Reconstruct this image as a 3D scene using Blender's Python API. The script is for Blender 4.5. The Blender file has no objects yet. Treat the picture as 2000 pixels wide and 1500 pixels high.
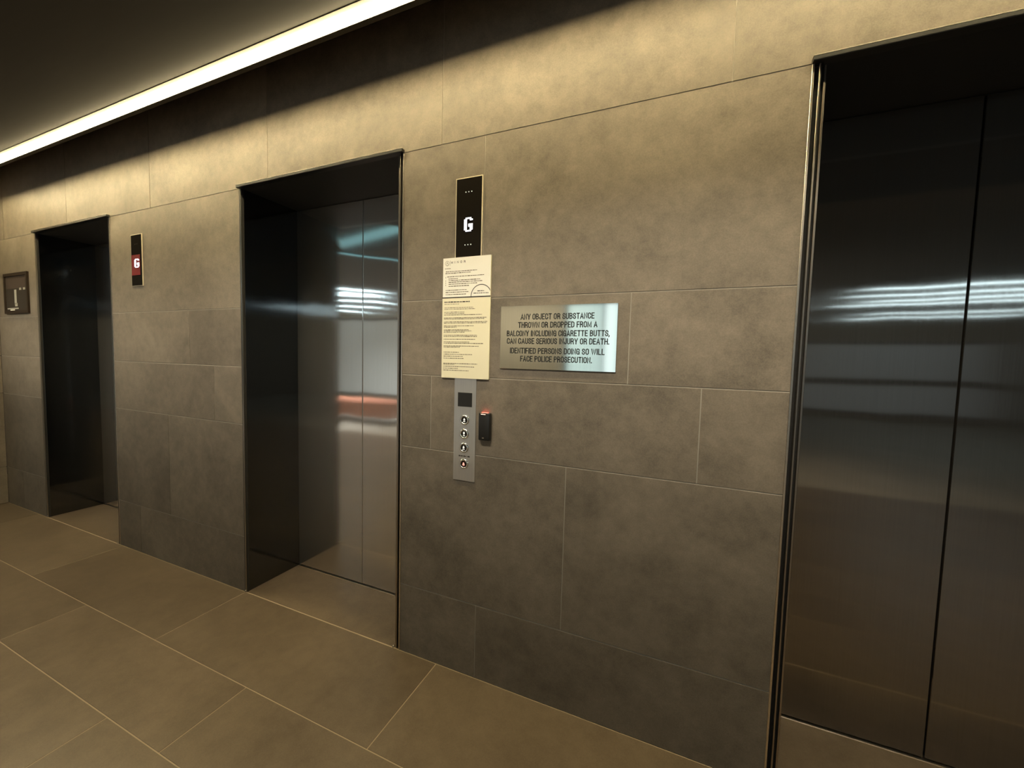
import bpy, bmesh, math, random
from mathutils import Vector, Matrix

C = bpy.context.scene
col = C.collection
random.seed(7)

# ---------------------------------------------------------------- camera, world, exposure
FPX = 774.46
yaw, pitch, roll = math.radians(22.731), math.radians(-3.4727), math.radians(1.4882)
cy, sy, cp, sp, cr, sr = math.cos(yaw), math.sin(yaw), math.cos(pitch), math.sin(pitch), math.cos(roll), math.sin(roll)
FWD = Vector((-sy*cp, cy*cp, sp)); RT = Vector((cy, sy, 0)); UP = RT.cross(FWD)
R2 = cr*RT + sr*UP; U2 = -sr*RT + cr*UP
cam_data = bpy.data.cameras.new('camera'); cam = bpy.data.objects.new('camera', cam_data); col.objects.link(cam)
m = Matrix((R2, U2, -FWD)).transposed().to_4x4(); m.translation = Vector((2.0762, -1.3463, 1.2712))
cam.matrix_world = m
cam_data.sensor_fit = 'HORIZONTAL'; cam_data.sensor_width = 36.0; cam_data.lens = FPX/2000*36.0
cam_data.clip_start = 0.02; cam_data.clip_end = 60
C.camera = cam

C.view_settings.view_transform = 'Standard'; C.view_settings.look = 'None'
C.view_settings.exposure = 0.0; C.view_settings.gamma = 1.0; C.view_settings.use_curve_mapping = False
C.cycles.use_denoising = True
C.cycles.max_bounces = 10; C.cycles.glossy_bounces = 6; C.cycles.diffuse_bounces = 5
C.cycles.sample_clamp_indirect = 6.0

world = bpy.data.worlds.new('world'); C.world = world; world.use_nodes = True
world.node_tree.nodes['Background'].inputs[0].default_value = (0.9, 0.85, 0.75, 1)
world.node_tree.nodes['Background'].inputs[1].default_value = 0.02

STRIP_L = 176.0         # radiance of the warm LED line over the lift wall
TUBE_L = 24.0           # radiance of the cool tubes further back in the lobby
WARM = (1.0, 0.82, 0.46)
COOL = (0.66, 0.88, 1.0)

def area(name, loc, sx, sy_, power, color, rot=(0, 0, 0)):
    d = bpy.data.lights.new(name, 'AREA'); d.shape = 'RECTANGLE'; d.size = sx; d.size_y = sy_; d.energy = power; d.color = color
    o = bpy.data.objects.new(name, d); o.location = loc; o.rotation_euler = rot; col.objects.link(o)
    return o

# added fill lights under the far ceiling, lifting walls, floor and door reflections
for nm_, p_, sx_, sy_, pw_, c_, sp_ in (('lobby_fill_warm', (2.4, -3.4, 2.44), 4.0, 1.8, 26, (1.0, 0.88, 0.70), 105),
                                ('lobby_fill_warm', (-1.2, -3.1, 2.44), 3.0, 1.8, 24, (1.0, 0.88, 0.70), 105),
                                ('lobby_fill_cool', (-4.6, -4.6, 2.44), 3.0, 2.6, 165, (0.88, 0.94, 1.0), 105)):
    area(nm_, p_, sx_, sy_, pw_, c_).data.spread = math.radians(sp_)

WY = -1.05
# added fill light below the ceiling, brightens the middle of the lift wall
w_ = area('wall_fill', (1.2, WY, 2.44), 8.4, 0.10, 20, (1.0, 0.90, 0.72), (math.radians(42), 0, 0)); w_.data.spread = math.radians(40)
# added warm fill on the far stone, brightens its reflection in the plaque
w_ = area('stone_fill', (-1.2, -5.3, 2.44), 2.4, 0.16, 60, (1.0, 0.84, 0.60), (math.radians(-65), 0, 0)); w_.data.spread = math.radians(150)

# ---------------------------------------------------------------- materials
def new_mat(name):
    mt = bpy.data.materials.new(name); mt.use_nodes = True
    nt = mt.node_tree; b = nt.nodes['Principled BSDF']
    return mt, nt, b
def simple(name, rgb, rough=0.5, metal=0.0, spec=0.5):
    mt, nt, b = new_mat(name)
    b.inputs['Base Color'].default_value = (*rgb, 1); b.inputs['Roughness'].default_value = rough
    b.inputs['Metallic'].default_value = metal; b.inputs['Specular IOR Level'].default_value = spec
    n = nt.nodes.new('ShaderNodeTexNoise'); n.inputs['Scale'].default_value = 60
    r = nt.nodes.new('ShaderNodeMapRange'); r.inputs['To Min'].default_value = max(0, rough-.03); r.inputs['To Max'].default_value = min(1, rough+.03)
    nt.links.new(n.outputs[0], r.inputs[0]); nt.links.new(r.outputs[0], b.inputs['Roughness'])
    return mt
def emit(name, rgb, s):
    mt, nt, b = new_mat(name)
    b.inputs['Base Color'].default_value = (*[c*.5 for c in rgb], 1)
    b.inputs['Emission Color'].default_value = (*rgb, 1); b.inputs['Emission Strength'].default_value = s
    return mt
def tile_mat(name, dark, light, rough=(.38, .55), sc=1.0, island=.10, bump=.02):
    mt, nt, b = new_mat(name); N = nt.nodes; L = nt.links
    tc = N.new('ShaderNodeTexCoord')
    geo = N.new('ShaderNodeNewGeometry')
    # every tile gets its own piece of the pattern
    off = N.new('ShaderNodeVectorMath'); off.operation = 'SCALE'; off.inputs[0].default_value = (13.1, 7.7, 5.3)
    L.new(geo.outputs['Random Per Island'], off.inputs['Scale'])
    add = N.new('ShaderNodeVectorMath'); add.operation = 'ADD'; L.new(tc.outputs['Object'], add.inputs[0]); L.new(off.outputs[0], add.inputs[1])
    n1 = N.new('ShaderNodeTexNoise'); n1.inputs['Scale'].default_value = 2.6*sc; n1.inputs['Detail'].default_value = 7; n1.inputs['Roughness'].default_value = .62; n1.inputs['Distortion'].default_value = .5
    n2 = N.new('ShaderNodeTexNoise'); n2.inputs['Scale'].default_value = 19*sc; n2.inputs['Detail'].default_value = 8; n2.inputs['Roughness'].default_value = .7
    n3 = N.new('ShaderNodeTexNoise'); n3.inputs['Scale'].default_value = 260; n3.inputs['Detail'].default_value = 3
    for n in (n1, n2, n3): L.new(add.outputs[0], n.inputs['Vector'])
    mx = N.new('ShaderNodeMath'); mx.operation = 'MULTIPLY_ADD'; mx.inputs[1].default_value = .45; L.new(n2.outputs[0], mx.inputs[0])
    m2 = N.new('ShaderNodeMath'); m2.operation = 'MULTIPLY'; m2.inputs[1].default_value = .55; L.new(n1.outputs[0], m2.inputs[0]); L.new(m2.outputs[0], mx.inputs[2])
    m3 = N.new('ShaderNodeMath'); m3.operation = 'MULTIPLY_ADD'; m3.inputs[1].default_value = .26; L.new(n3.outputs[0], m3.inputs[0]); L.new(mx.outputs[0], m3.inputs[2])
    cr_ = N.new('ShaderNodeValToRGB'); cr_.color_ramp.elements[0].position = .45; cr_.color_ramp.elements[0].color = (*dark, 1)
    cr_.color_ramp.elements[1].position = .78; cr_.color_ramp.elements[1].color = (*light, 1)
    L.new(m3.outputs[0], cr_.inputs[0])
    mr = N.new('ShaderNodeMapRange'); mr.inputs['To Min'].default_value = 1-island; mr.inputs['To Max'].default_value = 1+island
    L.new(geo.outputs['Random Per Island'], mr.inputs[0])
    sc_ = N.new('ShaderNodeVectorMath'); sc_.operation = 'SCALE'; L.new(cr_.outputs[0], sc_.inputs[0]); L.new(mr.outputs[0], sc_.inputs['Scale'])
    L.new(sc_.outputs[0], b.inputs['Base Color'])
    rr = N.new('ShaderNodeMapRange'); rr.inputs['To Min'].default_value = rough[0]; rr.inputs['To Max'].default_value = rough[1]
    L.new(n2.outputs[0], rr.inputs[0]); L.new(rr.outputs[0], b.inputs['Roughness'])
    bp = N.new('ShaderNodeBump'); bp.inputs['Strength'].default_value = bump*4; bp.inputs['Distance'].default_value = .002
    L.new(n2.outputs[0], bp.inputs['Height']); L.new(bp.outputs[0], b.inputs['Normal'])
    b.inputs['Specular IOR Level'].default_value = .35
    return mt
def brushed(name, rgb, rough, aniso=.85, grain=.25, wave=0.0, metal=1.0, rot=0.0, haze=0.0, haze_rough=.45):
    """brushed steel with a vertical grain: anisotropic gloss, fine streaks, faint panel warp"""
    mt, nt, b = new_mat(name); N = nt.nodes; L = nt.links
    b.inputs['Metallic'].default_value = metal
    b.inputs['Anisotropic'].default_value = aniso; b.inputs['Anisotropic Rotation'].default_value = rot
    tg = N.new('ShaderNodeTangent'); tg.direction_type = 'UV_MAP'; tg.uv_map = 'UVMap'; L.new(tg.outputs[0], b.inputs['Tangent'])
    tc = N.new('ShaderNodeTexCoord')
    mp = N.new('ShaderNodeMapping'); mp.inputs['Scale'].default_value = (420, 420, 3.0); L.new(tc.outputs['Object'], mp.inputs[0])
    n = N.new('ShaderNodeTexNoise'); n.inputs['Scale'].default_value = 1.0; n.inputs['Detail'].default_value = 4; L.new(mp.outputs[0], n.inputs['Vector'])
    r = N.new('ShaderNodeMapRange'); r.inputs['To Min'].default_value = rough*(1-grain); r.inputs['To Max'].default_value = rough*(1+grain)
    L.new(n.outputs[0], r.inputs[0]); L.new(r.outputs[0], b.inputs['Roughness'])
    mr = N.new('ShaderNodeMapRange'); mr.inputs['To Min'].default_value = .88; mr.inputs['To Max'].default_value = 1.1; L.new(n.outputs[0], mr.inputs[0])
    sc_ = N.new('ShaderNodeVectorMath'); sc_.operation = 'SCALE'; sc_.inputs[0].default_value = rgb; L.new(mr.outputs[0], sc_.inputs['Scale'])
    L.new(sc_.outputs[0], b.inputs['Base Color'])
    if wave > 0:
        m2_ = N.new('ShaderNodeMapping'); m2_.inputs['Scale'].default_value = (3.2, 3.2, 3.0); L.new(tc.outputs['Object'], m2_.inputs[0])
        n2 = N.new('ShaderNodeTexNoise'); n2.inputs['Scale'].default_value = 1.0; n2.inputs['Detail'].default_value = 1.0; L.new(m2_.outputs[0], n2.inputs['Vector'])
        bp = N.new('ShaderNodeBump'); bp.inputs['Strength'].default_value = 1.0; bp.inputs['Distance'].default_value = wave
        L.new(n2.outputs[0], bp.inputs['Height']); L.new(bp.outputs[0], b.inputs['Normal'])
    if haze > 0:   # the wide soft lobe of scratched steel around the sharp one
        b2 = N.new('ShaderNodeBsdfPrincipled'); b2.inputs['Metallic'].default_value = metal; b2.inputs['Roughness'].default_value = haze_rough
        L.new(sc_.outputs[0], b2.inputs['Base Color'])
        mxs = N.new('ShaderNodeMixShader'); mxs.inputs[0].default_value = haze
        out = [x for x in N if x.type == 'OUTPUT_MATERIAL'][0]
        L.new(b.outputs[0], mxs.inputs[1]); L.new(b2.outputs[0], mxs.inputs[2]); L.new(mxs.outputs[0], out.inputs['Surface'])
    return mt

M = {}
M['wall'] = tile_mat('wall_tile', (.111, .094, .073), (.240, .202, .156), island=.06, rough=(.40, .56))
M['floor'] = tile_mat('floor_tile', (.094, .070, .048), (.160, .122, .084), sc=.8, island=.06, rough=(.30, .42))
M['far_stone'] = tile_mat('pale_stone', (.20, .18, .15), (.34, .31, .26), sc=.6)
M['grout'] = simple('wall_grout', (.36, .33, .27), .8)
M['fgrout'] = simple('floor_grout', (.34, .27, .19), .7)
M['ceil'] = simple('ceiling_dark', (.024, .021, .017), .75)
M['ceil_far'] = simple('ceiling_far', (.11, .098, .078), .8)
M['void'] = simple('slot_black', (.012, .011, .010), .9)
M['farwall'] = simple('lobby_wall', (.13, .115, .095), .55)
M['frontwall'] = simple('lobby_stone', (.30, .27, .22), .55)
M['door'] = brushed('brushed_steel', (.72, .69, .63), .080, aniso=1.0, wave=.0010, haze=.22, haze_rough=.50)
M['door_shaded'] = brushed('brushed_steel_shaded', (.30, .28, .25), .080, aniso=1.0, wave=.0008, haze=.14, haze_rough=.45)  # same steel as the other doors, dimmer reflections put into its colour
M['jamb'] = brushed('black_steel', (.14, .145, .15), .08, aniso=.9, wave=.0008)
M['plate'] = brushed('plate_steel', (.70, .71, .72), .16, aniso=.7, grain=.1, haze=.55, haze_rough=.5)
M['plaque'] = brushed('plaque_steel', (.62, .66, .64), .06, aniso=.6)
M['trim'] = simple('trim_steel', (.78, .72, .62), .28, 1.0)
M['lip'] = simple('lip_steel', (.42, .38, .33), .3, 1.0)
M['head'] = simple('head_steel', (.035, .035, .033), .4, .6)
M['bezel'] = simple('bezel_steel', (.75, .66, .48), .45, .4)
M['symbol'] = emit('lit_symbol', (1.0, .97, .88), .7)
M['red_symbol'] = emit('red_symbol', (1.0, .38, .30), 1.2)
M['soffit'] = simple('soffit_steel', (.014, .014, .014), .6)
M['gap'] = simple('shadow_gap', (.012, .010, .008), .8)
M['chrome'] = simple('chrome', (.85, .84, .80), .12, 1.0)
M['black'] = simple('black_plastic', (.012, .012, .012), .35)
M['glass'] = simple('black_glass', (.012, .010, .008), .10, 0, .3)
M['screen'] = simple('dark_screen', (.014, .014, .014), .3)
M['white_led'] = emit('white_led', (.92, .92, 1.0), 1.5)
M['dot_led'] = emit('dim_led', (.9, .95, .85), .55)
M['red_glow'] = emit('red_backlight', (.30, .002, .008), .028)
M['red_led'] = emit('red_led', (1.0, .09, .06), 8.0)
M['led_core'] = emit('led_core', (1.0, .62, .45), 2.0)
M['strip'] = emit('led_strip', WARM, STRIP_L)
M['tube'] = emit('cool_tube', COOL, TUBE_L)
M['tube_dim'] = emit('cool_tube_dim', (.30, .72, .85), .75)
M['flange'] = simple('bronze_flange', (.022, .018, .013), .7)
M['window'] = emit('daylight_glass', (.70, .90, .92), .85)
M['window_dim'] = emit('frosted_glass', (.80, .87, .88), .17)
M['window_far'] = emit('frosted_glass_far', (.76, .86, .96), .09)
M['mullion'] = emit('bright_glass', (.85, .98, 1.0), 1.5)
M['paper_white'] = simple('paper_white', (.80, .78, .70), .7)
M['paper_cream'] = simple('paper_cream', (.74, .69, .50), .7)
M['ink'] = simple('ink', (.035, .030, .025), .7)
M['ink_soft'] = simple('ink_soft', (.11, .09, .055), .8)
M['engrave'] = simple('black_enamel', (.012, .014, .014), .5)
M['orange'] = simple('orange_upholstery', (.34, .11, .055), .8)
M['brown_frame'] = simple('brown_frame', (.022, .013, .007), .6, 0, .2)
M['plan_dark'] = simple('plan_panel', (.030, .024, .018), .6, 0, .2)
M['plan_mid'] = simple('plan_panel_mid', (.062, .045, .036), .6, 0, .2)
M['plan_light'] = simple('plan_mark', (.40, .39, .33), .5)

# ---------------------------------------------------------------- mesh helpers
def box(bm, x0, x1, y0, y1, z0, z1, bev=0.0, seg=1):
    v = [bm.verts.new((x, y, z)) for x in (x0, x1) for y in (y0, y1) for z in (z0, z1)]
    f = [(0, 1, 3, 2), (4, 6, 7, 5), (0, 4, 5, 1), (2, 3, 7, 6), (0, 2, 6, 4), (1, 5, 7, 3)]
    fs = [bm.faces.new([v[i] for i in q]) for q in f]
    if bev > 0:
        es = list({e for q in fs for e in q.edges})
        bmesh.ops.bevel(bm, geom=es, offset=bev, segments=seg, affect='EDGES', profile=.5)
def cyl(bm, cx, cz, y0, y1, r, n=28, r2=None):
    """a round body whose axis runs along y"""
    r2 = r if r2 is None else r2
    a = [bm.verts.new((cx+r*math.cos(2*math.pi*i/n), y1, cz+r*math.sin(2*math.pi*i/n))) for i in range(n)]
    b = [bm.verts.new((cx+r2*math.cos(2*math.pi*i/n), y0, cz+r2*math.sin(2*math.pi*i/n))) for i in range(n)]
    for i in range(n):
        j = (i+1) % n; bm.faces.new((a[i], a[j], b[j], b[i]))
    bm.faces.new(b[::-1]); bm.faces.new(a)
def ring(bm, cx, cz, y0, y1, r, ri, n=32):
    """a ring with a rounded front around an axis along y"""
    prof = [(r, y1), (r, y0+.3*(y1-y0)), ((r*2+ri)/3, y0), ((r+ri*2)/3, y0), (ri, y0+.3*(y1-y0)), (ri, y1)]
    rows = [[bm.verts.new((cx+p*math.cos(2*math.pi*i/n), y, cz+p*math.sin(2*math.pi*i/n))) for i in range(n)] for p, y in prof]
    for k in range(len(rows)):
        a, b = rows[k], rows[(k+1) % len(rows)]
        for i in range(n):
            j = (i+1) % n; bm.faces.new((a[i], a[j], b[j], b[i]))
def poly(bm, pts, y0, y1):
    """an outline in x,z given a thickness from y0 (front) to y1"""
    a = [bm.verts.new((x, y0, z)) for x, z in pts]; b = [bm.verts.new((x, y1, z)) for x, z in pts]
    n = len(pts)
    bm.faces.new(a); bm.faces.new(b[::-1])
    for i in range(n):
        j = (i+1) % n; bm.faces.new((a[i], b[i], b[j], a[j]))
def obj(name, bm, mat, parent=None, smooth=False):
    bmesh.ops.recalc_face_normals(bm, faces=bm.faces)
    uv = bm.loops.layers.uv.new('UVMap')
    for f in bm.faces:
        nx, ny, nz = [abs(c) for c in f.normal]
        for l in f.loops:
            c = l.vert.co
            l[uv].uv = (c.y, c.z) if nx > ny and nx > nz else ((c.x, c.z) if ny >= nz else (c.x, c.y))
    me = bpy.data.meshes.new(name); bm.to_mesh(me); bm.free()
    for mt in (mat if isinstance(mat, (list, tuple)) else [mat]): me.materials.append(mt)
    if smooth:
        for p in me.polygons: p.use_smooth = True
    o = bpy.data.objects.new(name, me); col.objects.link(o)
    if parent is not None: o.parent = parent; o.matrix_parent_inverse = Matrix.Translation(-parent.location)
    return o
def BM(*boxes, bev=0.0):
    bm = bmesh.new()
    for b in boxes: box(bm, *b, bev=bev)
    return bm
def struct(name, bm, mat):
    o = obj(name, bm, mat); o['kind'] = 'structure'; return o
def tag(o, label, cat, group=None):
    o['label'] = label; o['category'] = cat
    if group: o['group'] = group
    return o
def thing(name, loc, label, cat, group=None):
    o = bpy.data.objects.new(name, None); o.empty_display_size = .1; o.location = loc; col.objects.link(o)
    return tag(o, label, cat, group)

# condensed grotesque capitals drawn as strokes: x runs 0..w, y runs 0..1
def _arc(cx, cy, rx, ry, a0, a1, n=9):
    return [(cx+rx*math.cos(math.radians(a0+(a1-a0)*i/n)), cy+ry*math.sin(math.radians(a0+(a1-a0)*i/n))) for i in range(n+1)]
def _glyphs():
    g = {}
    w = .44; r = w/2; k = .24
    o = _arc(r, 1-k, r, k, 0, 180) + _arc(r, k, r, k, 180, 360); o.append(o[0])
    g['O'] = (w, [o])
    g['C'] = (w, [_arc(r, 1-k, r, k, 0, 180) + _arc(r, k, r, k, 180, 360)])
    g['C'][1][0].insert(0, (w, 1-k-.06)); g['C'][1][0].append((w, k+.08))
    g['G'] = (w, [[(w, 1-k-.04)] + _arc(r, 1-k, r, k, 0, 180) + _arc(r, k, r, k, 180, 330) , [(r+.02, .46), (w, .46), (w, 0)]])
    g['I'] = (.0, [[(0, 0), (0, 1)]])
    g['L'] = (.36, [[(0, 1), (0, 0), (.36, 0)]])
    g['T'] = (.46, [[(0, 1), (.46, 1)], [(.23, 1), (.23, 0)]])
    g['E'] = (.37, [[(.37, 1), (0, 1), (0, 0), (.37, 0)], [(0, .52), (.33, .52)]])
    g['F'] = (.35, [[(.35, 1), (0, 1), (0, 0)], [(0, .50), (.31, .50)]])
    g['H'] = (w, [[(0, 0), (0, 1)], [(w, 0), (w, 1)], [(0, .52), (w, .52)]])
    g['N'] = (w, [[(0, 0), (0, 1), (w, 0), (w, 1)]])
    g['M'] = (.58, [[(0, 0), (0, 1), (.29, .10), (.58, 1), (.58, 0)]])
    g['W'] = (.72, [[(0, 1), (.18, 0), (.36, 1), (.54, 0), (.72, 1)]])
    g['A'] = (.48, [[(0, 0), (.24, 1), (.48, 0)], [(.09, .30), (.39, .30)]])
    g['Y'] = (.48, [[(0, 1), (.24, .42), (.48, 1)], [(.24, .42), (.24, 0)]])
    g['U'] = (w, [[(0, 1)] + _arc(r, k, r, k, 180, 360) + [(w, 1)]])
    g['J'] = (.34, [[(.34, 1)] + _arc(.17, .18, .17, .18, 360, 180) + [(0, .30)]])
    g['D'] = (w, [[(0, 0), (0, 1), (.18, 1)] + _arc(.18, .74, .26, .26, 90, 0, 6) + _arc(.18, .26, .26, .26, 0, -90, 6) + [(0, 0)]])
    g['P'] = (.42, [[(0, 0), (0, 1), (.19, 1)] + _arc(.19, .74, .23, .26, 90, -90) + [(0, .48)]])
    g['R'] = (.44, [[(0, 0), (0, 1), (.20, 1)] + _arc(.20, .75, .22, .25, 90, -90) + [(0, .50)], [(.22, .50), (.34, .44), (.40, .30), (.41, .08), (.44, 0)]])
    g['B'] = (.43, [[(0, .53), (.20, .53)] + _arc(.20, .765, .20, .235, -90, 90) + [(0, 1), (0, 0), (.20, 0)] + _arc(.20, .265, .23, .265, -90, 90)])
    g['S'] = (.41, [[(.40, .74)] + _arc(.205, .77, .195, .23, 0, 180) + [(.03, .66), (.10, .57), (.30, .46), (.39, .37)] + _arc(.205, .24, .205, .24, 10, -180) + [(0, .30)]])
    g['.'] = (.0, [[(0, .0), (0, .05)]])
    g[','] = (.0, [[(.0, .05), (.0, -.02), (-.05, -.16)]])
    return g
GLYPHS = _glyphs()
def stroke_text(bm, s, cx, cz, y, h, width, wt=.115, gap=.25, space=.34):
    xs = []; x = 0
    for ch in s:
        if ch == ' ': x += space; xs.append(None); continue
        xs.append(x); x += GLYPHS[ch][0] + gap
    total = x-gap; t = h*wt/2; sx = (width-2*t)/total; hh = h-2*t
    x_0 = cx-width/2+t; z_0 = cz-h/2+t
    for ch, ox in zip(s, xs):
        if ox is None: continue
        for ln in GLYPHS[ch][1]:
            P = [Vector((x_0+(ox+px)*sx, z_0+pz_*hh)) for px, pz_ in ln]
            P = [p for i, p in enumerate(P) if i == 0 or (p-P[i-1]).length > 1e-6]
            closed = len(P) > 3 and (P[0]-P[-1]).length < 1e-6
            n = len(P); L_, R_ = [], []
            for i in range(n):
                d0 = (P[i]-P[i-1]) if i else ((P[i]-P[-2]) if closed else (P[1]-P[0]))
                d1 = (P[i+1]-P[i]) if i < n-1 else ((P[1]-P[0]) if closed else (P[-1]-P[-2]))
                d0 = d0.normalized(); d1 = d1.normalized(); n0 = Vector((-d0.y, d0.x)); n1 = Vector((-d1.y, d1.x))
                m_ = n0+n1; m_ = m_.normalized() if m_.length > 1e-4 else n0
                k_ = min(1/max(m_.dot(n0), .3), 2.2)
                e = Vector((0, 0))
                if not closed and i == 0: e = -d1*t
                if not closed and i == n-1: e = d0*t
                L_.append(P[i]+m_*t*k_+e); R_.append(P[i]-m_*t*k_+e)
            a = [bm.verts.new((p.x, y, p.y)) for p in L_]; b = [bm.verts.new((p.x, y, p.y)) for p in R_]
            for i in range(n-1): bm.faces.new((a[i], b[i], b[i+1], a[i+1]))

# ---------------------------------------------------------------- the lift wall
W0, W1 = -2.92, 4.6
PORTALS = [(-2.250, -1.226), (0.0, 1.015), (2.371, 3.386)]
ZJ = 2.093
HEAD = 2.104
G = .0016
bm = bmesh.new()
rows = [(0.0, .3, [-2.63, -.985, 1.380, 3.95]),
        (.3, .9, [-.661, 1.726, 3.7]),
        (.9, 1.2, [-.228, 1.158, 2.144, 4.1]),
        (1.2, 1.5, [-.436, 1.923, 3.9]),
        (1.5, ZJ, [1.380, 3.8]),
        (ZJ, 2.86, [-2.76, -1.77, -.783, .211, 1.194, 2.18, 3.17, 4.16])]
TH = .014
for z0, z1, js in rows:
    top = z0 >= ZJ
    segs = [(W0, W1)] if top else [(W0, PORTALS[0][0]), (PORTALS[0][1], PORTALS[1][0]), (PORTALS[1][1], PORTALS[2][0]), (PORTALS[2][1], W1)]
    for s0, s1 in segs:
        cuts = [s0] + [j for j in js if s0+.02 < j < s1-.02] + [s1]
        for a, b in zip(cuts, cuts[1:]):
            if top:
                # the tiles over an opening are notched by the frame head (their bottom edge sits on it)
                parts = []; xs = sorted({a, b, *[p for P in PORTALS for p in P if a < p < b]})
                for xa, xb in zip(xs, xs[1:]):
                    over = any(P[0]-.001 <= (xa+xb)/2 <= P[1]+.001 for P in PORTALS)
                    parts.append((xa, xb, HEAD if over else z0+G))
                # one polygon tile with a stepped lower edge keeps it a single island
                pts = [(a+G, z1-G), (b-G, z1-G)]
                low = []
                for xa, xb, zb in parts: low += [(max(xa, a+G), zb), (min(xb, b-G), zb)]
                clean = []
                for p in reversed(low):
                    if not clean or (abs(clean[-1][0]-p[0]) > 1e-6 or abs(clean[-1][1]-p[1]) > 1e-6): clean.append(p)
                poly(bm, pts+clean, 0, TH)
            else:
                box(bm, a+(G if a != s0 else 0), b-(G if b != s1 else 0), 0, TH, z0+(G if z0 > 0 else .002), z1-G, bev=.0007)
wall = struct('wall_back', bm, M['wall'])
# grout and the solid wall behind the tiles, one mesh with the tiles' bed
bm = bmesh.new()
for s0, s1 in [(W0, PORTALS[0][0]), (PORTALS[0][1], PORTALS[1][0]), (PORTALS[1][1], PORTALS[2][0]), (PORTALS[2][1], W1)]:
    box(bm, s0, s1, .0016, .30, 0, ZJ)
box(bm, W0, W1, .0016, .30, HEAD, 2.86)
for s0, s1 in [(W0, PORTALS[0][0]), (PORTALS[0][1], PORTALS[1][0]), (PORTALS[1][1], PORTALS[2][0]), (PORTALS[2][1], W1)]:
    box(bm, s0, s1, .0016, .30, ZJ, HEAD)
g = obj('grout', bm, M['grout'], wall)

# return wall at the far left end
bm = bmesh.new()
for z0, z1 in [(0.002, .3), (.3, .9), (.9, 1.2), (1.2, 1.5), (1.5, ZJ), (ZJ, 2.86)]:
    box(bm, W0-.1, W0, -.55, -.001, z0+G, z1-G, bev=.0007)
struct('wall_left', bm, M['wall'])

# ---------------------------------------------------------------- floor
bm = bmesh.new()
FT = .012
ys = [-.001, -.400, -.678, -1.078, -1.478, -1.878, -2.278, -2.678, -3.078]
for k in range(len(ys)-1):
    y1, y0 = ys[k], ys[k+1]
    base = .604*2
    off = [.004, .615, .31, .004, .615, .31, .004, .615][k]
    x = off - 1.1985*6
    while x < 6.5:
        a, b = x, x+1.1985
        box(bm, a+.0018, b-.0018, y0+.0018, y1-.0018, -FT, 0, bev=.0006)
        x = b
# thresholds inside the three openings
for a, b in PORTALS:
    box(bm, a+.004, b-.004, .0035, .306, -FT, 0, bev=.0006)
floor = struct('floor', bm, M['floor'])
bm = bmesh.new(); box(bm, -7.5, 9.0, -3.078, .31, -.05, -.0012)
obj('grout', bm, M['fgrout'], floor)
bm = bmesh.new(); box(bm, -8.0, 9.0, -11.0, -3.080, -.05, 0)
obj('far_floor', bm, M['far_stone'], floor)

# ---------------------------------------------------------------- ceiling and the slot beside the wall
CZ = 2.46
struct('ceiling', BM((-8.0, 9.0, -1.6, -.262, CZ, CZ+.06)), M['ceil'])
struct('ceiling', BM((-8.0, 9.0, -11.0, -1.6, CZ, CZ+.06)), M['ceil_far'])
struct('ceiling', BM((W0-.1, 9.0, -.262, .30, 2.86, 2.9), (W0-.1, 9.0, -.29, -.262, CZ+.06, 2.86)), M['void'])
# lobby enclosure behind the photographer
struct('wall_front', BM((1.8, 9.0, -11.1, -11.0, 0, CZ)), M['farwall'])
struct('wall_front', BM((-8.0, -.15, -6.9, -6.7, 0, CZ), (1.70, 1.8, -11.0, -6.7, 0, CZ), (-.15, 1.70, -6.9, -6.7, 2.44, CZ)), M['frontwall'])
w1 = struct('window_1', BM((-.15, 1.70, -6.82, -6.80, 0.05, 2.44)), M['window'])
obj('bright_pane', BM((.68, .90, -6.825, -6.78, .05, 2.44)), M['mullion'], w1)
obj('window_frame', BM((-.15, 1.70, -6.84, -6.76, 0, .05), (-.15, -.10, -6.84, -6.76, .05, 2.44), (1.65, 1.70, -6.84, -6.76, .05, 2.44), (.62, .66, -6.84, -6.76, .05, 2.44)), M['black'], w1)
w2 = struct('window_2', BM((-7.9, -3.9, -6.69, -6.67, .25, 2.25)), M['window_dim'])
obj('window_frame', BM((-7.95, -3.85, -6.70, -6.64, .19, .25), (-7.95, -3.85, -6.70, -6.64, 2.25, 2.31), (-7.95, -7.9, -6.70, -6.64, .25, 2.25), (-3.9, -3.85, -6.70, -6.64, .25, 2.25)), M['black'], w2)
w3 = struct('window_3', BM((2.2, 8.8, -10.99, -10.97, .2, 1.9)), M['window_far'])
obj('window_frame', BM((2.2, 8.8, -10.99, -10.95, .14, .2), (2.2, 8.8, -10.99, -10.95, 1.9, 1.96), (2.2, 8.8, -10.99, -10.95, .85, 1.0)), M['black'], w3)
struct('wall_left', BM((-8.1, -8.0, -11.0, 0.0, 0, CZ)), M['farwall'])
struct('wall_right', BM((9.0, 9.1, -11.0, .3, 0, 2.86)), M['farwall'])
struct('wall_back', BM((W1, 9.0, 0, .3, 0, 2.86), (-8.0, W0-.1, -.6, -.5, 0, CZ)), M['farwall'])

# ---------------------------------------------------------------- the LED line
t = thing('linear_ceiling_light', (1.0, -.222, CZ), 'long warm white LED line running along the dark ceiling above the lift wall', 'light')
bm = bmesh.new()
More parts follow.
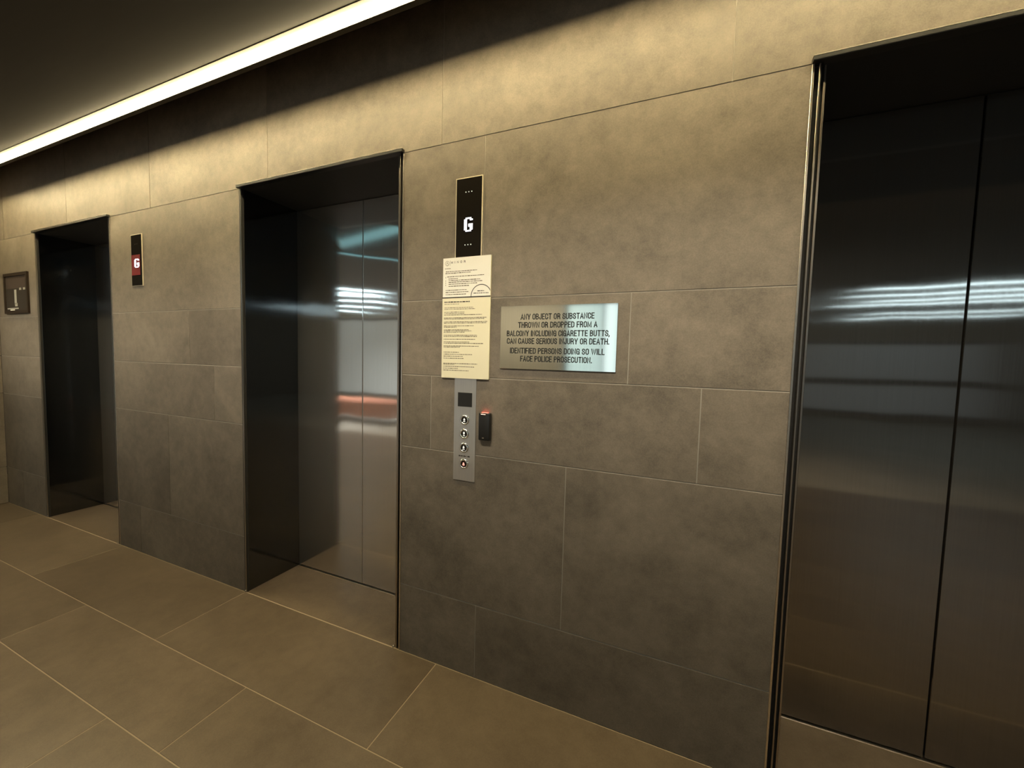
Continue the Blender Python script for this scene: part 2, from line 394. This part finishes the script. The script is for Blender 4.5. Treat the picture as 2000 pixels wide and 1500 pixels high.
# opal diffuser: a shallow bow section
X0, X1 = W0, 6.0
prof = [(-.0110, .001), (-.0110, -.0075), (-.008, -.0105), (0, -.0115), (.008, -.0105), (.0110, -.0075), (.0110, .001)]
a = [bm.verts.new((X0, -.222+y, CZ+z)) for y, z in prof]; b = [bm.verts.new((X1, -.222+y, CZ+z)) for y, z in prof]
for i in range(len(prof)-1): bm.faces.new((a[i], a[i+1], b[i+1], b[i]))
bm.faces.new(a); bm.faces.new(b[::-1]); bm.faces.new((a[0], b[0], b[-1], a[-1]))
obj('diffuser', bm, M['strip'], t)
bm = bmesh.new()
for s in (-1, 1):   # sloping flanges added either side of the diffuser to catch a glow
    p = [(.0120, .0005), (.0120, .012), (.040 + (.006 if s > 0 else 0), .012), (.040 + (.006 if s > 0 else 0), -.001), (.030, -.0005)]
    a = [bm.verts.new((X0, -.222+s*y, CZ+z)) for y, z in p]; b = [bm.verts.new((X1, -.222+s*y, CZ+z)) for y, z in p]
    for i in range(len(p)):
        j = (i+1) % len(p); bm.faces.new((a[i], a[j], b[j], b[i]))
    bm.faces.new(a); bm.faces.new(b[::-1])
box(bm, X0, X1, -.2098, -.2082, CZ-.0140, CZ+.004)   # lip added on the wall side to cut light off the upper wall
obj('flange', bm, M['flange'], t)
obj('housing', BM((X0, X1, -.2335, -.2105, CZ+.0012, CZ+.05)), M['void'], t)

# ---------------------------------------------------------------- the three lift doorways
def doorway(n, x0, x1, left, right, mat):
    """left / right: list of (distance into the opening, width, y front, material key) for the frame's edge strips"""
    root = bpy.data.objects.new('door_%d' % n, None); root.location = ((x0+x1)/2, 0, 0); root['kind'] = 'structure'; col.objects.link(root)
    D = .315
    lw = sum(w for w, _, _ in left); rw = sum(w for w, _, _ in right)
    for side, strips, e, s in (('l', left, x0, 1), ('r', right, x1, -1)):
        d = 0
        gap = bmesh.new(); has = False
        for w, yf, key in strips:
            xa, xb = sorted((e+s*d, e+s*(d+w)))
            if key == 'gap': box(gap, xa, xb, yf, .024, 0, HEAD-.012); has = True
            else:
                obj('edge_trim', BM((xa, xb, yf, .024, 0.001, HEAD-.012), bev=.0005), M[key], root)
            d += w
        if has: obj('shadow_gap', gap, M['gap'], root)
        else: gap.free()
        xa, xb = sorted((e+s*(d-.0012), e+s*(d+.0008)))
        obj('jamb', BM((xa, xb, .0145, D+.03, 0.001, HEAD-.012), bev=.0003), M['jamb'], root)
        # screw foot at the bottom of the frame
        f = bmesh.new(); cyl(f, e+s*(d-.004), .008, -.006, .0, .0045, 14)
        obj('frame_foot', f, M['lip'], root, smooth=True)
    # frame head: a dark steel ledge standing proud of the tiles, bevelled at the front
    bm = bmesh.new()
    p = [(.012, HEAD-.012), (-.0155, HEAD-.012), (-.0165, HEAD-.010), (-.0165, HEAD-.0015), (-.0155, HEAD-.0002), (.012, HEAD-.0002)]
    a_ = [bm.verts.new((x0-.001, y, z)) for y, z in p]; b_ = [bm.verts.new((x1+.001, y, z)) for y, z in p]
    for i in range(len(p)):
        j = (i+1) % len(p); bm.faces.new((a_[i], a_[j], b_[j], b_[i]))
    bm.faces.new(a_); bm.faces.new(b_[::-1])
    obj('frame_head', bm, M['head'], root)
    obj('head_trim', BM((x0-.001, x1+.001, -.0165, 0, HEAD, HEAD+.0022)), M['trim'], root)
    obj('soffit', BM((x0+lw, x1-rw, .012, D+.03, HEAD-.012, HEAD-.001)), M['soffit'], root)
    # two leaves meeting in the middle, their facing edges rounded
    xi0, xi1 = x0+lw, x1-rw; xm = (x0+x1)/2-.003
    for a, b in ((xi0-.002+.002, xm-.0022), (xm+.0022, xi1)):
        leaf = obj('door_leaf', BM((a, b, D, D+.028, .006, HEAD-.013), bev=.0016), mat, root)
        if b == xi1:
            k = bmesh.new(); ring(k, xi1-.040, 1.515, D-.0012, D, .0075, .0045, 20)
            obj('lock_ring', k, M['chrome'], leaf, smooth=True)
            k = bmesh.new(); cyl(k, xi1-.040, 1.515, D-.0004, D, .0044, 16)
            obj('key_hole', k, M['black'], leaf)
    obj('door_seam', BM((xm-.0022, xm+.0022, D+(.002 if n < 3 else .012), D+.03, .006, HEAD-.013)), M['lip' if n < 3 else 'gap'], root)
    obj('sill', BM((xi0, xi1, .3075, D+.03, -.010, .0012), bev=.0004), M['trim'], root)
    return root
NARROW = [(.003, -.0006, 'gap'), (.006, -.001, 'lip'), (.003, .004, 'gap')]
WIDE = [(.0055, -.0022, 'trim'), (.0115, .018, 'gap'), (.004, .0, 'lip'), (.010, .022, 'gap'), (.005, .012, 'lip')]
L2 = [(.0035, -.0012, 'gap'), (.0065, -.001, 'lip'), (.003, .004, 'gap')]
d1 = doorway(1, *PORTALS[0], L2, WIDE, M['door'])
d2 = doorway(2, *PORTALS[1], L2, WIDE, M['door'])
d3 = doorway(3, *PORTALS[2], WIDE, L2, M['door_shaded'])

# ---------------------------------------------------------------- floor displays
G_FONT = ["011110", "110011", "110000", "110000", "110111", "110111", "110011", "110011", "011110"]
def display(x0, x1, z0, z1, gx, gz, gw, gh, label, red):
    t = thing('floor_indicator', ((x0+x1)/2, 0, z0), label, 'display', 'floor displays beside the lift doors')
    obj('bezel', BM((x0, x1, -.0045, 0, z0, z1), bev=.0008), M['bezel'], t)
    face = obj('display_glass', BM((x0+.0036, x1-.0036, -.0052, -.0045, z0+.0036, z1-.0036), bev=.0004), M['glass'], t)
    if red:
        obj('red_backlight', BM((x0+.008, x1-.020, -.0061, -.0058, gz-.070, gz+.050)), M['red_glow'], t)
    bm = bmesh.new(); nr, nc = len(G_FONT), len(G_FONT[0])
    for r, row in enumerate(G_FONT):
        for c, ch in enumerate(row):
            if ch == '1':
                ax = gx-gw/2+c*gw/nc; az = gz+gh/2-(r+1)*gh/nr
                box(bm, ax+.0001, ax+gw/nc-.0001, -.0068, -.0061, az+.0001, az+gh/nr-.0001)
    obj('letter_g', bm, M['white_led'], t)
    return t, face
t, face = display(1.262, 1.377, 1.600, 1.952, 1.3195, 1.7765, .037, .052, 'larger black floor display showing a white G above the cream notice', False)
for zc in (1.897, 1.702):
    for k in (-1, 0, 1):
        bm = bmesh.new(); cyl(bm, 1.319+k*.0125, zc, -.0064, -.0058, .0021, 12)
        obj('indicator_dot', bm, M['dot_led'], t)
t, face = display(-.990, -.872, 1.654, 1.958, -.926, 1.788, .052, .052, 'small black floor display glowing red behind its G, right of the farthest lift', True)
for k in (-1, 0, 1):
    bm = bmesh.new(); cyl(bm, -.930+k*.013, 1.900, -.0064, -.0058, .0018, 10)
    obj('indicator_dot', bm, M['plan_mid'], t)

# ---------------------------------------------------------------- printed notice
t = thing('notice_sign', (1.315, 0, 1.196), 'tall cream two-part printed notice hung over the steel call panel', 'notice')
YN = -.0070
obj('backing_panel', BM((1.2115, 1.4185, YN+.0008, -.0010, 1.1955, 1.6575), bev=.0003), M['paper_cream'], t)
up = obj('upper_sheet', BM((1.2120, 1.4180, YN, YN+.0008, 1.5080, 1.6570)), M['paper_white'], t)
lo = obj('lower_sheet', BM((1.2110, 1.4190, YN, YN+.0008, 1.1950, 1.5035)), M['paper_cream'], t)
obj('divider_line', BM((1.2105, 1.4195, YN-.0002, YN+.0008, 1.5035, 1.5080)), M['ink'], t)
def words(bm, x0, x1, z, h=.0017, y=YN-.0002):
    h *= 1.25
    """a printed line too small to read: dark dashes the length of words"""
    x = x0
    while x < x1:
        w = random.uniform(.004, .013); e = min(x+w, x1)
        hh = h*random.uniform(.75, 1.15)
        box(bm, x, e, y, y+.0002, z-hh/2, z+hh/2); x = e+random.uniform(.0010, .0022)
def pz(row):   # rows read off the two close-ups, converted to height on the sheet
    return 1.6575 - row*(.4620/(242.0))
bm = bmesh.new()
UP = [(350, 10, 22), (423, 12, 76), (463, 11, 63), (545, 15, 90), (596, 18, 37), (636, 18, 82), (677, 18, 86), (722, 18, 76), (772, 18, 60), (866, 12, 56), (915, 12, 60), (968, 12, 54)]
for r, a, b in UP:
    z = 1.6575 - (r-100)/12.0*.00196*.985
    words(bm, 1.2115+(a-6)*.00215, 1.2115+(b-6)*.00215, z, .0021)
for r in (560, 640, 690, 740):
    z = 1.6575 - (r-100)/12.0*.00196*.985
    box(bm, 1.2235, 1.2255, YN-.0002, YN, z-.002, z+.002)
obj('printed_lines', bm, M['ink_soft'], up)
bm = bmesh.new()
stroke_text(bm, 'MINOR', 1.2790, 1.6400, YN-.0003, .0090, .064, wt=.17, gap=.75)
obj('heading_lettering', bm, M['ink'], up)
bm = bmesh.new(); ring(bm, 1.2305, 1.6375, YN-.0003, YN, .0095, .0086, 32)
ring(bm, 1.2305, 1.6405, YN-.0003, YN, .0032, .0024, 20); ring(bm, 1.2305, 1.6345, YN-.0003, YN, .0046, .0038, 20)
box(bm, 1.2428, 1.2434, YN-.0003, YN, 1.628, 1.648)
obj('emblem', bm, M['ink_soft'], up)
# the half seal at the lower right corner of the upper sheet
bm = bmesh.new()
cx_, cz_, r_ = 1.3800, 1.5080, .0440
n = 40; pts = []
for rr in (r_, r_-.0028):
    row = []
    for i in range(n+1):
        an = math.pi*i/n; x = min(cx_+rr*math.cos(an), 1.4178); z = cz_+rr*math.sin(an)
        row.append(bm.verts.new((x, YN-.0003, z)))
    pts.append(row)
for i in range(n):
    try: bm.faces.new((pts[0][i], pts[0][i+1], pts[1][i+1], pts[1][i]))
    except ValueError: pass
words(bm, 1.364, 1.394, 1.5270, .0024, y=YN-.0003); words(bm, 1.348, 1.411, 1.5190, .0020, y=YN-.0003)
obj('seal', bm, M['ink'], up)
bm = bmesh.new()
z_of = lambda r: 1.6575 - ((610-503.5)+r/11.1)*.00195
words(bm, 1.2200, 1.3320, 1.4890, .0034)
obj('heading_lettering', bm, M['ink'], lo)
bm = bmesh.new()
words(bm, 1.2200, 1.2850, 1.4810, .0014)
LO = [(60, 90), (125, 100), (150, 95), (212, 102), (238, 100), (300, 72), (328, 34), (385, 62), (412, 68), (440, 52), (505, 80), (532, 80), (592, 76), (652, 63), (683, 94), (742, 84), (766, 42),
      (880, 40), (925, 70), (968, 49), (1012, 51), (1128, 82), (1150, 30), (1195, 75), (1238, 38), (1280, 63)]
for r, b in LO: words(bm, 1.2190, 1.2115+(b)*.00193, z_of(r), .0019)
words(bm, 1.2200, 1.3480, 1.4670, .0016); words(bm, 1.2200, 1.3560, 1.4615, .0016)
words(bm, 1.2200, 1.3100, 1.4500, .0016); words(bm, 1.2200, 1.3100, 1.4450, .0016)
obj('printed_lines', bm, M['ink_soft'], lo)

# ---------------------------------------------------------------- steel warning plaque
t = thing('warning_plaque', (1.673, 0, 1.238), 'brushed steel plaque with six lines of black capitals warning about dropped objects', 'sign')
YP = -.0048
PX0, PX1, PZ0, PZ1 = 1.4625, 1.8840, 1.2390, 1.4670
obj('plate', BM((PX0, PX1, YP, -.0012, PZ0, PZ1), bev=.0006), M['plaque'], t)
bm = bmesh.new()
TX = [('ANY OBJECT OR SUBSTANCE', 1017, 1161, 617.5), ('THROWN OR DROPPED FROM A', 1012, 1167, 634), ('BALCONY INCLUDING CIGARETTE BUTTS,', 990, 1191, 651),
      ('CAN CAUSE SERIOUS INJURY OR DEATH.', 990, 1190, 666.5), ('IDENTIFIED PERSONS DOING SO WILL', 996, 1181, 686), ('FACE POLICE PROSECUTION.', 1016, 1156, 702)]
TXT = []
def back(px, py, y=YP):
    u = (px-1000)/FPX; v = (750-py)/FPX
    d = u*R2 + v*U2 + FWD; o = Vector((2.0762, -1.3463, 1.2712)); k = (y-o.y)/d.y
    p = o+k*d; return p.x, p.z
for s, a, b, row in TX:
    xa, za = back(a, row); xb, zb = back(b, row)
    stroke_text(bm, s, (xa+xb)/2, back((a+b)/2, row)[1], YP-.0003, .0208, xb-xa, wt=.16)
obj('lettering', bm, M['engrave'], t)

# ---------------------------------------------------------------- call panel
t = thing('call_panel', (1.3175, 0, .792), 'narrow brushed steel lift call panel with a black screen and four round buttons', 'button panel')
YC = -.0030
obj('faceplate', BM((1.2695, 1.3660, YC, -.0002, .7925, 1.2250), bev=.0005), M['plate'], t)
obj('screen', BM((1.2860, 1.3485, YC-.0008, YC, 1.0850, 1.1400), bev=.0003), M['screen'], t)
def button(cx, cz, kind):
    b = bmesh.new(); cyl(b, cx, cz, YC-.0030, YC, .0125, 32)
    r = obj('button', b, M['glass'], t)
    b = bmesh.new(); ring(b, cx, cz, YC-.0042, YC, .0195, .0125, 36)
    obj('button_ring', b, M['chrome'], r, smooth=True)
    b = bmesh.new(); y0, y1 = YC-.0036, YC-.0030
    if kind == 'up':
        poly(b, [(cx, cz+.0085), (cx-.0048, cz+.0005), (cx+.0048, cz+.0005)], y0, y1); box(b, cx-.0026, cx+.0026, y0, y1, cz-.0018, cz+.0005); box(b, cx-.0042, cx+.0042, y0, y1, cz-.0070, cz-.0042)
        obj('button_symbol', b, M['symbol'], r)
    elif kind == 'down':
        box(b, cx-.0034, cx+.0034, y0, y1, cz+.0020, cz+.0080); poly(b, [(cx, cz-.0032), (cx-.0042, cz+.0020), (cx+.0042, cz+.0020)], y0, y1); box(b, cx-.0042, cx+.0042, y0, y1, cz-.0075, cz-.0050)
        obj('button_symbol', b, M['symbol'], r)
    else:
        bell = [(-.0052, -.0045), (-.0052, -.0030), (-.0036, -.0008), (-.0030, .0040), (0, .0066), (.0030, .0040), (.0036, -.0008), (.0052, -.0030), (.0052, -.0045)]
        poly(b, [(cx+x, cz+z) for x, z in bell], y0, y1); box(b, cx-.0015, cx+.0015, y0, y1, cz-.0068, cz-.0050)
        obj('button_symbol', b, M['red_symbol'], r)
button(1.3175, 1.033, 'up'); button(1.3172, .9785, 'down'); button(1.3170, .924, 'up'); button(1.3180, .860, 'bell')
bm = bmesh.new(); words(bm, 1.294, 1.328, .8905, .0042, y=YC-.0002); words(bm, 1.3325, 1.343, .8905, .0040, y=YC-.0002)
obj('caption', bm, M['ink'], t)

# ---------------------------------------------------------------- card reader
t = thing('card_reader', (1.413, 0, .963), 'small black card reader with a red light on top, right of the call panel', 'card reader')
bm = bmesh.new(); box(bm, 1.3860, 1.4340, -.0200, 0, .9640, 1.0690, bev=.0045, seg=3)
obj('body', bm, M['black'], t, smooth=True)
bm = bmesh.new(); box(bm, 1.3965, 1.4160, -.0206, -.0150, 1.0625, 1.0650, bev=.0008)
led = obj('status_light', bm, M['led_core'], t)
bm = bmesh.new(); box(bm, 1.3950, 1.4210, -.0110, -.0040, 1.0690, 1.0698)
obj('status_light', bm, M['red_led'], t)
bm = bmesh.new(); cyl(bm, 1.4070, .9740, -.0205, -.0199, .0045, 20)
for v in bm.verts: v.co.z = .9740+(v.co.z-.9740)*.5
obj('badge', bm, M['lip'], t)

# ---------------------------------------------------------------- framed plan at far left
t = thing('wall_plan', (-2.573, 0, 1.527), 'dark brown framed building plan on the wall left of the farthest lift', 'framed plan')
X0f, X1f, Z0f, Z1f = -2.775, -2.372, 1.527, 1.830
w = .022
obj('frame', BM((X0f, X0f+w, -.012, 0, Z0f, Z1f), (X1f-w, X1f, -.012, 0, Z0f, Z1f), (X0f+w, X1f-w, -.012, 0, Z0f, Z0f+w), (X0f+w, X1f-w, -.012, 0, Z1f-w, Z1f)), M['brown_frame'], t)
p = obj('panel', BM((X0f+w, X1f-w, -.006, 0, Z0f+w, Z1f-w)), M['plan_dark'], t)
obj('plan_drawing', BM((X0f+.03, X1f-.04, -.0066, -.006, 1.715, 1.805)), M['plan_mid'], t)
bm = bmesh.new()
box(bm, -2.605, -2.570, -.0068, -.006, 1.595, 1.705); box(bm, -2.600, -2.560, -.0068, -.006, 1.580, 1.605)
obj('plan_column', bm, M['plan_light'], p); bm = bmesh.new()
bm.free()
for k in (0, 1): obj('plan_icon', BM((-2.52+k*.065, -2.485+k*.065, -.0068, -.006, 1.700, 1.716)), M['plan_light'], p)
obj('plan_caption', BM((-2.735, -2.545, -.0068, -.006, 1.560, 1.569)), M['plan_light'], p)
obj('plan_badge', BM((-2.685, -2.610, -.0068, -.006, 1.544, 1.557)), M['paper_white'], p)

# ---------------------------------------------------------------- lobby lights and bench, seen as reflections in the lift doors
def tube(p0, p1, label, mat='tube', w=.022):
    (xa, ya), (xb, yb) = p0, p1
    L = math.hypot(xb-xa, yb-ya)
    t = thing('ceiling_tube_light', ((xa+xb)/2, (ya+yb)/2, CZ), label, 'light', 'cool ceiling tubes in the lobby')
    t.rotation_euler = (0, 0, math.atan2(yb-ya, xb-xa))
    for nm, bm, mt in (('housing', BM((-L/2, L/2, -w/2-.006, w/2+.006, -.010, 0)), M['void']), ('diffuser', BM((-L/2+.01, L/2-.01, -w/2, w/2, -.018, -.010), bev=.003), M[mat])):
        o = obj(nm, bm, mt); o.parent = t
    return t
S3 = [((4.55, -5.49), (7.6, -5.0)), ((4.64, -6.22), (7.8, -5.6)), ((5.03, -6.88), (7.8, -6.2)), ((4.81, -7.50), (8.2, -6.85)), ((5.76, -9.02), (8.4, -8.5)), ((5.79, -10.1), (8.6, -9.6))]
ORD = ['first', 'second', 'third', 'fourth', 'fifth', 'sixth']
for k, (a_, b_) in enumerate(S3): tube(a_, b_, 'cool white ceiling tube, %s streak from the top mirrored in the nearest lift doors' % ORD[k])
S2 = [((-3.71, -2.95), (-3.05, -3.95)), ((-4.08, -3.19), (-3.45, -4.25)), ((-4.36, -3.45), (-3.60, -4.40)), ((-5.07, -4.01), (-3.90, -5.20)), ((-5.98, -4.79), (-4.80, -5.75)), ((-6.79, -5.45), (-5.85, -6.50))]
for k, (a_, b_) in enumerate(S2): tube(a_, b_, 'cool white ceiling tube, %s streak from the top mirrored in the middle lift doors' % ORD[k])
tube((-1.85, -1.18), (-.9, -2.35), 'dim blue ceiling light line, mirrored high in the middle lift doors', 'tube_dim', .05)
tube((-2.12, -1.45), (-.30, -1.02), 'pale blue ceiling light band crossing the mirrored line in the middle lift doors', 'tube_dim', .16)

t = thing('lobby_bench', (-3.6, -4.1, 0), 'low orange upholstered bench, mirrored as an orange patch in the middle lift doors', 'bench')
obj('seat', BM((-4.6, -2.7, -4.4, -3.8, .12, .42), bev=.03), M['orange'], t)
for lx in (-4.5, -2.84):
    for ly in (-4.35, -3.91): obj('leg', BM((lx, lx+.04, ly, ly+.04, 0, .13)), M['black'], t)
